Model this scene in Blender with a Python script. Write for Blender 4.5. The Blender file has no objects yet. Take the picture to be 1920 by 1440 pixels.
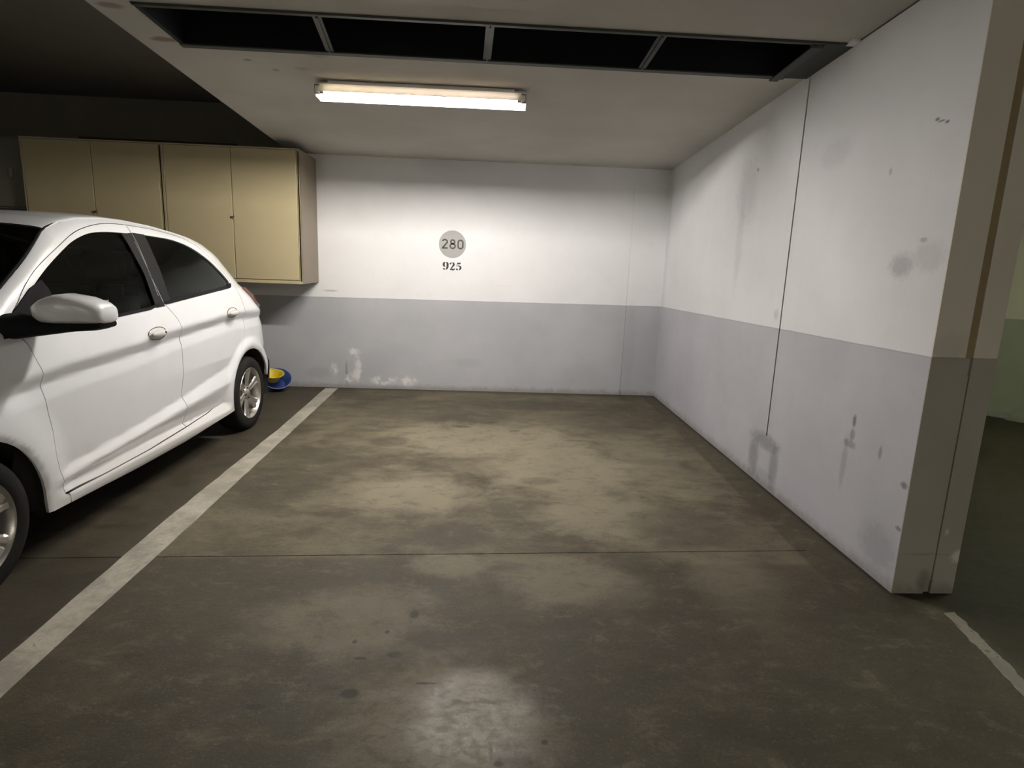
import bpy, bmesh, math, random
from mathutils import Vector, Matrix
from mathutils.geometry import delaunay_2d_cdt
random.seed(7)
C = bpy.context.scene.collection
PI = math.pi

# ------------------------------------------------------------------ camera, world, exposure
CAM_P = (0.0, 0.0, 1.4)
PITCH, YAW, ROLL, FPX = 0.1962, 0.0529, 0.0370, 1144.8
def camera():
    F = Vector((math.sin(YAW)*math.cos(PITCH), math.cos(YAW)*math.cos(PITCH), -math.sin(PITCH)))
    R0 = Vector((math.cos(YAW), -math.sin(YAW), 0)); U0 = R0.cross(F)
    R = math.cos(ROLL)*R0 + math.sin(ROLL)*U0
    U = -math.sin(ROLL)*R0 + math.cos(ROLL)*U0
    cd = bpy.data.cameras.new('camera'); cd.sensor_width = 36; cd.sensor_fit = 'HORIZONTAL'
    cd.lens = FPX/1920*36; cd.clip_start = .02
    co = bpy.data.objects.new('camera', cd); C.objects.link(co)
    M = Matrix((R, U, -F)).transposed().to_4x4(); M.translation = CAM_P
    co.matrix_world = M
    bpy.context.scene.camera = co
camera()
sc = bpy.context.scene
w = bpy.data.worlds.new('world'); sc.world = w; w.use_nodes = True
w.node_tree.nodes['Background'].inputs[0].default_value = (.5, .5, .45, 1)
w.node_tree.nodes['Background'].inputs[1].default_value = .02
sc.view_settings.view_transform = 'Standard'; sc.view_settings.look = 'None'
sc.view_settings.gamma = 1; sc.view_settings.use_curve_mapping = False
sc.view_settings.exposure = 0.0
TUBE_BAY, FILL_AISLE, FILL_SIDE = 610.0, 680.0, 150.0  # aisle and side strengths drive added fill tubes

# ------------------------------------------------------------------ room numbers (metres)
D = 6.5825           # back wall
XR = 1.9294          # right wall at the back corner
HC, CS = 2.403, .0525  # ceiling height at the back wall and its rise towards the aisle
YN = 2.4388          # near end of the right wall
HB = .9914           # top of the grey dado paint
XCL = -1.966         # left edge of the lowered ceiling slab
def ceil_z(y): return HC + CS*(D-y)
def wall_x(y): return XR - .0128*(D-y)

# ------------------------------------------------------------------ node helpers
class NT:
    def __init__(s, name):
        s.m = bpy.data.materials.new(name); s.m.use_nodes = True
        s.t = s.m.node_tree; s.n = s.t.nodes; s.b = s.n['Principled BSDF']
        s.out = s.n['Material Output']
    def link(s, a, b): s.t.links.new(a, b)
    def val(s, sock, v):
        if hasattr(v, 'is_output') or isinstance(v, bpy.types.NodeSocket): s.link(v, sock)
        else: sock.default_value = v
    def math(s, op, a, b=0, c=0, clamp=False):
        n = s.n.new('ShaderNodeMath'); n.operation = op; n.use_clamp = clamp
        s.val(n.inputs[0], a); s.val(n.inputs[1], b)
        if op in ('MULTIPLY_ADD',): s.val(n.inputs[2], c)
        return n.outputs[0]
    def sep(s, v):
        n = s.n.new('ShaderNodeSeparateXYZ'); s.link(v, n.inputs[0]); return n.outputs
    def pos(s):
        n = s.n.new('ShaderNodeNewGeometry'); return n.outputs['Position']
    def obj(s):
        n = s.n.new('ShaderNodeTexCoord'); return n.outputs['Object']
    def noise(s, vec, scale, detail=4, rough=.55, dist=0, stretch=None):
        if stretch:
            m = s.n.new('ShaderNodeMapping'); m.inputs['Scale'].default_value = stretch
            s.link(vec, m.inputs[0]); vec = m.outputs[0]
        n = s.n.new('ShaderNodeTexNoise'); n.inputs['Scale'].default_value = scale
        n.inputs['Detail'].default_value = detail; n.inputs['Roughness'].default_value = rough
        n.inputs['Distortion'].default_value = dist; s.link(vec, n.inputs['Vector'])
        return n.outputs['Fac']
    def ramp(s, f, lo, hi, a=0., b=1., smooth=True):
        n = s.n.new('ShaderNodeMapRange'); n.interpolation_type = 'SMOOTHSTEP' if smooth else 'LINEAR'
        s.val(n.inputs[0], f); n.inputs[1].default_value = lo; n.inputs[2].default_value = hi
        n.inputs[3].default_value = a; n.inputs[4].default_value = b
        return n.outputs[0]
    def mix(s, f, a, b, mode='MIX'):
        n = s.n.new('ShaderNodeMix'); n.data_type = 'RGBA'; n.blend_type = mode
        s.val(n.inputs[0], f)
        for i, v in ((6, a), (7, b)):
            if isinstance(v, (tuple, list)): n.inputs[i].default_value = (*v[:3], 1)
            else: s.link(v, n.inputs[i])
        return n.outputs[2]
    def blob(s, u, v, cu, cv, ru, rv, nz=None, amt=.9, soft=.45, rot=0):
        du = s.math('SUBTRACT', u, cu); dv = s.math('SUBTRACT', v, cv)
        if rot:
            c_, s_ = math.cos(rot), math.sin(rot)
            a = s.math('ADD', s.math('MULTIPLY', du, c_), s.math('MULTIPLY', dv, s_))
            b = s.math('SUBTRACT', s.math('MULTIPLY', dv, c_), s.math('MULTIPLY', du, s_)); du, dv = a, b
        du = s.math('DIVIDE', du, ru); dv = s.math('DIVIDE', dv, rv)
        r = s.math('SQRT', s.math('ADD', s.math('MULTIPLY', du, du), s.math('MULTIPLY', dv, dv)))
        if nz is not None: r = s.math('ADD', r, s.math('MULTIPLY', s.math('SUBTRACT', nz, .5), amt*2))
        return s.ramp(r, 1-soft, 1+soft, 1, 0)
    def bump(s, h, strength, dist=.01):
        n = s.n.new('ShaderNodeBump'); n.inputs['Strength'].default_value = strength
        n.inputs['Distance'].default_value = dist; s.link(h, n.inputs['Height'])
        s.link(n.outputs[0], s.b.inputs['Normal'])
    def col(s, v): s.val(s.b.inputs['Base Color'], (*v[:3], 1) if isinstance(v, tuple) else v)
    def rough(s, v): s.val(s.b.inputs['Roughness'], v)

def plain(name, col, rough=.5, metal=0, spec=.5, coat=0, var=.06, scale=9, bump=0):
    """a plain surface with a little procedural mottling"""
    k = NT(name); nz = k.noise(k.obj(), scale, 4)
    k.col(k.mix(nz, tuple(c*(1-var) for c in col), tuple(min(1, c*(1+var)) for c in col)))
    k.rough(k.ramp(nz, 0, 1, max(.02, rough-.04), min(1, rough+.04)))
    k.b.inputs['Metallic'].default_value = metal
    k.b.inputs['Specular IOR Level'].default_value = spec
    k.b.inputs['Coat Weight'].default_value = coat
    k.b.inputs['Coat Roughness'].default_value = .06
    if bump: k.bump(k.noise(k.obj(), scale*12, 3), bump)
    return k.m

# ---- floor concrete
def mat_floor():
    k = NT('stained_concrete'); P = k.pos(); o = k.sep(P); x, y = o[0], o[1]
    n1 = k.noise(P, 1.1, 5, .6, .6); n2 = k.noise(P, 4.5, 6, .62, .3, (1, 1.6, 1))
    n3 = k.noise(P, 22, 8, .75, .2, (1, 1.5, 1)); n4 = k.noise(P, 130, 3, .6); nb = k.noise(P, 2.6, 9, .72, .5, (1, 1.25, 1))
    f = k.math('ADD', k.math('MULTIPLY', n1, .40), k.math('MULTIPLY', n2, .36))
    f = k.math('ADD', f, k.math('MULTIPLY', n3, .19)); f = k.math('ADD', f, k.math('MULTIPLY', n4, .05))
    base = k.mix(k.ramp(f, .39, .60), (.054, .046, .033), (.140, .123, .093))
    base = k.mix(k.math('MULTIPLY', k.ramp(y, 2.72, 2.66), .60), base, k.mix(n2, (.032, .028, .022), (.064, .057, .046)))  # near slab: greyer concrete, darkened further for the light falling off
    def blobs(base, lst, colr, amt=.55, w=.6, soft=.45):
        tot = None
        for b in lst:
            m = k.blob(x, y, *b[:4], nb, amt, soft)
            if len(b) > 4: m = k.math('MULTIPLY', m, b[4])
            tot = m if tot is None else k.math('MAXIMUM', tot, m)
        return k.mix(k.math('MULTIPLY', tot, w), base, colr)
    # worn light patches
    base = blobs(base, [(-.41, 3.54, .36, .3), (.05, 4.75, .75, .42), (.6, 4.1, .5, .75), (.7, 3.3, .35, .35),
                        (-.5, 2.2, .35, .22, .6), (.4, 2.52, .34, .2, .7), (-.1, 2.66, .18, .1, .7), (1.2, 4.2, .3, .7, .6),
                        (-.1, 1.65, .3, .3, .8), (1.2, 2.45, .2, .3, .5)], (.27, .247, .195), 1.15, .58, .42)
    # damp and oily dark patches
    base = blobs(base, [(-.12, 2.97, .21, .16), (-.70, 4.61, .15, .13, .8), (-1.2, 4.1, .36, .35, .7), (-1.3, 3.6, .3, .35, .8),
                        (.6, 5.95, .75, .22, 1), (-.6, 5.7, .7, .4, .6), (1.2, 5.4, .5, .4, .5), (1.15, 3.1, .3, .25, .7), (.2, 3.36, .15, .14, .6),
                        (.5, 2.93, .06, .06, .8), (-1.1, 2.5, .5, .22, .7), (-.65, 2.6, .25, .12, .5), (.85, 2.2, .4, .25, .6),
                        (-1.2, 2.1, .35, .3, .4), (1.35, 2.0, .5, .5, .5), (-.03, 1.95, .12, .04, .7), (.09, 1.92, .06, .04, .7), (.4, 3.8, .12, .06, .5)],
                 (.062, .055, .043), .7, .80, .25)
    # oil drops
    base = blobs(base, [(-.40, 1.96, .022, .008), (-.28, 1.98, .03, .018), (-.24, 2.24, .02, .03), (-.40, 1.78, .03, .024),
                        (-.44, 2.06, .008, .01), (-.33, 2.12, .008, .01), (-.54, 1.82, .008, .01), (-.16, 1.83, .03, .005), (.06, 1.53, .006, .03),
                        (.08, 1.49, .015, .01), (.22, 1.57, .01, .01), (-.47, 1.81, .045, .016, .6), (-.68, 1.72, .03, .012, .7),
                        (-1.19, 1.97, .035, .02, .5), (-.16, 5.1, .08, .04, .7), (.1, 5.25, .05, .03, .7), (.3, 5.0, .05, .03, .6)],
                 (.028, .025, .022), 1.0, .85, .25)
    # worn rough spot under the aisle
    g = k.math('MULTIPLY', k.ramp(n3, .50, .60), k.blob(x, y, -.2, 1.5, .55, .4, nb, .5))
    base = k.mix(k.math('MULTIPLY', g, .45), base, (.07, .062, .052))
    # gutter strip of darker mortar along the right wall
    edge = k.math('ADD', k.math('MULTIPLY', y, .037), 1.545)
    s_ = k.ramp(k.math('ADD', k.math('SUBTRACT', x, edge), k.math('MULTIPLY', k.math('SUBTRACT', n2, .5), .06)), -.012, .012)
    s_ = k.math('MULTIPLY', s_, k.ramp(x, 1.98, 2.02, 1, 0)); s_ = k.math('MULTIPLY', s_, k.ramp(y, 2.2, 2.5))
    base = k.mix(k.math('MULTIPLY', s_, .8), base, k.mix(n2, (.042, .036, .027), (.072, .062, .047)))
    # fine mottling, pits and short horizontal scratches
    n5 = k.noise(P, 6, 10, .82, .3, (1, 1.5, 1)); n6 = k.noise(P, 45, 5, .8)
    base = k.mix(k.math('MULTIPLY', k.ramp(n5, .50, .62), .40), base, (.045, .039, .030))
    base = k.mix(k.math('MULTIPLY', k.ramp(n5, .48, .36), .30), base, (.21, .19, .15))
    base = k.mix(k.math('MULTIPLY', k.ramp(n6, .62, .70), .35), base, (.04, .035, .028))
    base = k.mix(k.math('MULTIPLY', k.ramp(n6, .40, .32), .25), base, (.24, .22, .18))
    n7 = k.noise(P, 160, 3, .8); n8 = k.noise(P, 75, 5, .85)
    base = k.mix(1.0, base, k.mix(n7, (.62, .62, .60), (1.38, 1.38, 1.36)), 'MULTIPLY')
    base = k.mix(k.math('MULTIPLY', k.ramp(n8, .57, .66), .45), base, (.034, .029, .021))
    base = k.mix(k.math('MULTIPLY', k.ramp(n8, .43, .36), .30), base, (.26, .235, .185))
    base = k.mix(1.0, base, (1.0, .99, .90), 'MULTIPLY')
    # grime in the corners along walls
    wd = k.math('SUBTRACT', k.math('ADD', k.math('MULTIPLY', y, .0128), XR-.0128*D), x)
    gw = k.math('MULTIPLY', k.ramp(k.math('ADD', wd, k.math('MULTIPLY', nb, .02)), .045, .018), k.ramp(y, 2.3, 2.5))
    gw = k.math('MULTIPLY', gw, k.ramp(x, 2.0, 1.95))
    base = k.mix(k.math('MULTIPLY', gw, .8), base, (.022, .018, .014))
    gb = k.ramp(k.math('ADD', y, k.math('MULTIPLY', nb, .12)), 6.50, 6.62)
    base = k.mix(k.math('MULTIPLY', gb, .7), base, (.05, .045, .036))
    # darker greenish tone on the next aisle's concrete
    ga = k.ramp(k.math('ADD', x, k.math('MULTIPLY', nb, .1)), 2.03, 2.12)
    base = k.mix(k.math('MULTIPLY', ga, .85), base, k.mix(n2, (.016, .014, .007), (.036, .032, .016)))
    # neighbour bay is browner, with the car's shade darkened into its colour
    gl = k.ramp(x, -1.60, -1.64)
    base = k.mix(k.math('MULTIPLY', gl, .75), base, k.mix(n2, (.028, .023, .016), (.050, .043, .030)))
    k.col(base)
    rg = k.ramp(k.math('ADD', k.math('MULTIPLY', n2, .6), k.math('MULTIPLY', n3, .4)), .35, .65, .52, .70)
    pol = k.blob(x, y, .02, 1.66, .20, .22, nb, .7, .5)      # a spot polished by tyres turning
    k.rough(k.math('SUBTRACT', rg, k.math('MULTIPLY', k.math('MULTIPLY', pol, k.ramp(n3, .42, .56)), .28)))
    k.val(k.b.inputs['Specular IOR Level'], k.math('ADD', .22, k.math('MULTIPLY', pol, .3)))
    h = k.math('ADD', k.math('MULTIPLY', n3, .7), k.math('MULTIPLY', n4, .35))
    k.bump(h, .42, .008)
    return k.m

def mat_wall(name, axis, marks, white=(.755, .765, .785), grey=(.42, .428, .455), band=True, efflo=None, tint=None):
    """painted render: grey dado below, white above, scuffs as blobs (u, z, ru, rz, strength)"""
    k = NT(name); P = k.pos(); o = k.sep(P); x, y, z = o; u = x if axis == 'x' else y
    n1 = k.noise(P, 1.6, 4); n2 = k.noise(P, 9, 5, .6); n3 = k.noise(P, 60, 4, .6); nb = k.noise(P, 14, 5, .65, .4)
    wv = k.noise(P, 5, 3); nbm = k.noise(P, 24, 6, .75, .6)
    wh = k.mix(k.ramp(n1, .3, .7), tuple(c*.94 for c in white), white)
    wh = k.mix(k.math('MULTIPLY', k.ramp(n2, .5, .75), .12), wh, tuple(c*.8 for c in white))
    gr = k.mix(k.ramp(n1, .3, .7), tuple(c*.93 for c in grey), tuple(c*1.05 for c in grey))
    gr = k.mix(k.math('MULTIPLY', k.ramp(n2, .5, .75), .15), gr, tuple(c*.8 for c in grey))
    if band:
        # the paint line rises gently towards the aisle and to the right
        lim = k.math('ADD', k.math('MULTIPLY', k.math('SUBTRACT', D, y), .0206), HB)
        lim = k.math('ADD', lim, k.math('MULTIPLY', k.math('SUBTRACT', x, XR), .0049))
        lim = k.math('ADD', lim, k.math('MULTIPLY', k.math('SUBTRACT', wv, .5), .008))
        base = k.mix(k.ramp(k.math('SUBTRACT', z, lim), -.002, .002), gr, wh)
        ln = k.math('MULTIPLY', k.ramp(k.math('ABSOLUTE', k.math('ADD', k.math('SUBTRACT', z, lim), .003)), 0, .006, 1, 0), .3)
        base = k.mix(ln, base, (.25, .25, .25))
    else: base = wh
    # damp dirt just above the floor
    dz = k.ramp(k.math('ADD', z, k.math('MULTIPLY', k.math('SUBTRACT', nb, .5), .10)), .0, .075, 1, 0)
    base = k.mix(k.math('MULTIPLY', dz, .6), base, (.20, .18, .15))
    for m in marks:
        b = k.blob(u, z, *m[:4], nbm, .8, .5)
        base = k.mix(k.math('MULTIPLY', b, m[4]), base, m[5] if len(m) > 5 else (.10, .098, .095))
    if efflo:
        tot = None
        for e in efflo:
            b = k.math('MULTIPLY', k.blob(u, z, *e[:4], nb, .9, .4), k.ramp(n2, .38, .55))
            tot = b if tot is None else k.math('MAXIMUM', tot, b)
        base = k.mix(k.math('MULTIPLY', tot, .8), base, (.72, .71, .70))
    k.col(base); k.rough(.62); k.b.inputs['Specular IOR Level'].default_value = .3
    k.bump(k.math('ADD', k.math('MULTIPLY', n2, .5), k.math('MULTIPLY', n3, .4)), .22, .006)
    return k.m

M = {}
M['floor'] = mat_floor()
M['wall_back'] = mat_wall('painted_back_wall', 'x', [
    (-1.60, 1.04, .07, .010, .35), (-.15, .31, .15, .05, .10), (.23, 1.15, .10, .006, .18, (.7, .45, .42)),
    (1.62, .5, .06, .5, .10), (-1.45, .16, .012, .12, .45), (-1.75, .16, .12, .06, .15)],
    efflo=[(-1.34, .22, .045, .14), (-1.36, .40, .055, .035), (-1.58, .20, .035, .07), (-1.05, .09, .14, .045),
           (-.78, .09, .08, .05), (-1.41, .12, .05, .06)])
M['wall_right'] = mat_wall('painted_right_wall', 'y', grey=(.47, .472, .51), marks=[
    (3.96, .15, .07, .13, .45), (3.66, .18, .055, .13, .42), (3.81, .30, .18, .05, .45), (3.78, .06, .15, .05, .22),
    (2.89, .68, .014, .03, .75), (2.89, .61, .02, .03, .5), (2.90, .56, .05, .02, .45), (2.93, .45, .022, .13, .28),
    (2.66, .59, .012, .03, .5), (2.72, 1.45, .07, .05, .34), (2.56, 1.49, .09, .06, .16), (2.60, 1.56, .02, .010, .4),
    (2.635, 2.052, .013, .007, .8), (2.61, 2.04, .020, .004, .7), (2.575, 2.03, .012, .006, .75), (2.90, 1.88, .012, .016, .35),
    (4.40, 2.10, .016, .014, .5), (3.41, 2.04, .13, .07, .10), (2.58, .16, .12, .10, .25), (3.87, 1.13, .03, .03, .22),
    (4.55, 1.95, .16, .20, .16), (4.6, 1.6, .06, .3, .12), (6.50, 1.6, .05, .8, .10), (2.47, .5, .02, .015, .7), (2.46, .30, .02, .01, .6)])
M['wall_end'] = mat_wall('painted_end_face', 'x', [
    (2.16, .18, .03, .028, .9, (.75, .74, .71)), (2.02, .06, .035, .05, .55), (1.99, .19, .12, .003, .35), (2.085, .30, .010, .015, .6, (.7, .68, .64)),
    (1.95, 1.12, .07, .06, .12)], white=(.74, .70, .625), grey=(.40, .385, .34))
M['wall_plain'] = mat_wall('painted_outer_wall', 'x', [], white=(.55, .53, .47))
M['wall_green'] = mat_wall('painted_far_wall', 'x', [], white=(.62, .62, .47), grey=(.32, .36, .26))
M['ceiling'] = None
def mat_ceiling():
    k = NT('ceiling_plaster'); P = k.pos(); o = k.sep(P); x, y = o[0], o[1]
    n1 = k.noise(P, 1.2, 4); n2 = k.noise(P, 8, 5); nb = k.noise(P, 12, 5, .6, .5); n3 = k.noise(P, 70, 3)
    base = k.mix(k.ramp(n1, .3, .7), (.47, .45, .405), (.54, .52, .475))
    base = k.mix(k.math('MULTIPLY', k.ramp(n2, .52, .75), .12), base, (.45, .41, .34))
    for (bx_, by_, rx, ry, s_, c_) in [(-1.81, 3.80, .07, .035, .7, (.16, .09, .04)), (-1.72, 3.52, .05, .10, .35, (.3, .2, .14)),
            (-1.87, 3.40, .06, .03, .6, (.14, .09, .05)), (-1.45, 4.05, .025, .015, .6, (.1, .08, .05)), (-1.33, 4.2, .02, .02, .4, (.1, .08, .05)),
            (-1.88, 3.27, .08, .05, .8, (.05, .04, .03)), (-1.0, 3.92, .06, .03, .35, (.2, .15, .1)), (-1.15, 4.15, .05, .03, .3, (.2, .15, .1))]:
        base = k.mix(k.math('MULTIPLY', k.blob(x, y, bx_, by_, rx, ry, nb, .6), s_), base, c_)
    k.col(base); k.rough(.8); k.bump(k.math('ADD', n2, k.math('MULTIPLY', n3, .5)), .15, .005)
    return k.m
M['ceiling'] = mat_ceiling()
M['dark_ceiling'] = plain('dark_recess_ceiling', (.13, .12, .10), .85, var=.2, scale=3, bump=.1)  # one dark tone over the whole recess ceiling
M['shaded_wall'] = plain('shade_toned_wall', (.14, .13, .105), .85, var=.2, scale=3, bump=.1)  # recess shade carried by this dark colour
M['joint'] = plain('dark_joint_filler', (.10, .088, .074), .85, bump=.2)
M['brown'] = plain('brown_joint_sealant', (.30, .235, .125), .6, var=.15, scale=30)
M['white_line'] = None
def mat_line(name, col, wear):
    k = NT(name); P = k.pos(); n = k.noise(P, 5, 6, .65, .4); n2 = k.noise(P, 40, 5, .7); n1 = k.noise(P, 1.7, 3)
    c = k.mix(k.ramp(k.math('ADD', k.math('MULTIPLY', n, .7), k.math('MULTIPLY', n2, .3)), .40, .62), tuple(a*.62 for a in col), col)
    c = k.mix(k.math('MULTIPLY', k.ramp(n1, .5, .64), .35), c, (.2, .18, .14))
    c = k.mix(k.ramp(k.math('ADD', k.math('MULTIPLY', n2, .5), k.math('MULTIPLY', n, .5)), wear, wear+.04), c, (.12, .105, .085))
    k.col(c); k.rough(.5); k.bump(n2, .2, .006); return k.m
M['line'] = mat_line('worn_white_floor_paint', (.44, .415, .345), .60)
M['line2'] = mat_line('peeling_white_floor_paint', (.27, .245, .205), .55)
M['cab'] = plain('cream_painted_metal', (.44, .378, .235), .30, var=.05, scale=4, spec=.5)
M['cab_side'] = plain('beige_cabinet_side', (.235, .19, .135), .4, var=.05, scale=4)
M['dark'] = plain('dark_gap', (.015, .014, .012), .8)
M['vent'] = plain('grey_vent_metal', (.045, .048, .043), .55, metal=.2, var=.2, scale=12)
M['vent_plate'] = plain('dark_vent_plate', (.028, .032, .027), .6, metal=.1, var=.2)
M['duct'] = plain('black_duct_lining', (.010, .011, .016), .8)
M['lamp_white'] = plain('white_lamp_enamel', (.82, .81, .80), .35)
M['lamp_body'] = plain('grey_lamp_enamel', (.33, .33, .33), .35)
M['lamp_grey'] = plain('grey_lamp_socket', (.22, .2, .17), .5)
M['chrome'] = plain('polished_chrome', (.78, .77, .74), .16, metal=1)
M['brass'] = plain('tarnished_brass_lock', (.45, .30, .12), .35, metal=1)
M['sign_grey'] = plain('grey_stencil_paint', (.34, .34, .335), .6, var=.08, scale=30)
M['sign_dark'] = plain('charcoal_stencil_paint', (.055, .053, .05), .6, var=.15, scale=60)
M['sign_black'] = plain('black_stencil_paint', (.025, .028, .026), .6, var=.2, scale=60)
M['yellow'] = plain('yellow_plastic', (.62, .47, .02), .38, var=.06)
M['blue'] = plain('blue_plastic', (.035, .065, .22), .35, var=.15)
M['blue_light'] = plain('pale_blue_cloth', (.18, .21, .34), .8, var=.2, scale=30)

def mat_car_paint():
    k = NT('white_car_paint'); P = k.obj(); n = k.noise(P, 6, 4); z = k.sep(P)[2]
    c = k.mix(k.math('MULTIPLY', k.ramp(n, .45, .7), .10), (.76, .78, .815), (.60, .60, .60))
    dirt = k.math('MULTIPLY', k.ramp(k.math('ADD', z, k.math('MULTIPLY', n, .25)), .66, .36), .38)
    c = k.mix(dirt, c, (.44, .40, .34))
    k.col(c); k.rough(.34); k.b.inputs['Coat Weight'].default_value = .8
    k.b.inputs['Coat Roughness'].default_value = .05; return k.m
M['paint'] = mat_car_paint()
def mat_glass(name, tint, rough=.02):
    k = NT(name); k.n.remove(k.b)
    tr = k.n.new('ShaderNodeBsdfTransparent'); tr.inputs[0].default_value = (*tint, 1)
    gl = k.n.new('ShaderNodeBsdfGlossy'); gl.inputs['Roughness'].default_value = rough; gl.inputs[0].default_value = (.9, .95, .92, 1)
    fr = k.n.new('ShaderNodeFresnel'); fr.inputs[0].default_value = 1.5
    nz = k.noise(k.obj(), 3, 2); f2 = k.math('MULTIPLY', fr.outputs[0], k.ramp(nz, 0, 1, .62, .72))
    mx = k.n.new('ShaderNodeMixShader'); k.link(f2, mx.inputs[0]); k.link(tr.outputs[0], mx.inputs[1]); k.link(gl.outputs[0], mx.inputs[2])
    k.link(mx.outputs[0], k.out.inputs[0]); return k.m
M['glass'] = mat_glass('tinted_glass', (.10, .105, .10))
M['black_plastic'] = plain('black_exterior_plastic', (.014, .014, .016), .65, spec=.03, var=.1)
M['gloss_black'] = plain('black_pillar_film', (.022, .022, .023), .45, spec=.05, var=.1)
M['rubber'] = plain('tyre_rubber', (.016, .015, .014), .8, spec=.12, var=.2, scale=20, bump=.1)
M['alloy'] = plain('silver_alloy', (.60, .585, .56), .36, metal=1, var=.06)
M['rotor'] = plain('dark_brake_metal', (.06, .05, .045), .5, metal=.6)
M['tail'] = plain('dark_red_tail_lens', (.17, .035, .02), .18, coat=.6)
M['lens'] = plain('clear_headlamp_lens', (.5, .5, .5), .1, coat=1)
M['post'] = plain('bright_headrest_post', (.85, .85, .83), .25, spec=.8)
M['seat'] = plain('charcoal_seat_cloth', (.045, .045, .045), .9, var=.2, scale=40)
M['liner'] = plain('black_body_lining', (.01, .01, .01), .9)
def mat_lip():
    k = NT('milky_lamp_diffuser'); k.n.remove(k.b)
    d = k.n.new('ShaderNodeBsdfDiffuse'); d.inputs[0].default_value = (.75, .74, .72, 1)
    tr = k.n.new('ShaderNodeBsdfTranslucent'); tr.inputs[0].default_value = (.8, .74, .66, 1)
    mx = k.n.new('ShaderNodeMixShader'); nz = k.noise(k.obj(), 4, 2); k.link(k.ramp(nz, 0, 1, .20, .24), mx.inputs[0])
    k.link(d.outputs[0], mx.inputs[1]); k.link(tr.outputs[0], mx.inputs[2]); k.link(mx.outputs[0], k.out.inputs[0]); return k.m
M['lip'] = mat_lip()
def mat_emit(name, ca, cb, strength):
    k = NT(name); k.n.remove(k.b); e = k.n.new('ShaderNodeEmission')
    t = k.sep(k.obj())[0]
    k.link(k.mix(k.ramp(t, -.6, .1), ca, cb), e.inputs[0]); e.inputs[1].default_value = strength
    k.link(e.outputs[0], k.out.inputs[0]); return k.m
M['tube'] = mat_emit('glowing_tube_bay', (1, .93, .76), (1, .935, .90), TUBE_BAY)
M['fill_aisle'] = mat_emit('added_fill_tube_aisle', (1, .93, .80), (1, .93, .80), FILL_AISLE)
M['fill_side'] = mat_emit('added_fill_tube_side', (.98, 1, .76), (.98, 1, .76), FILL_SIDE)

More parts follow.
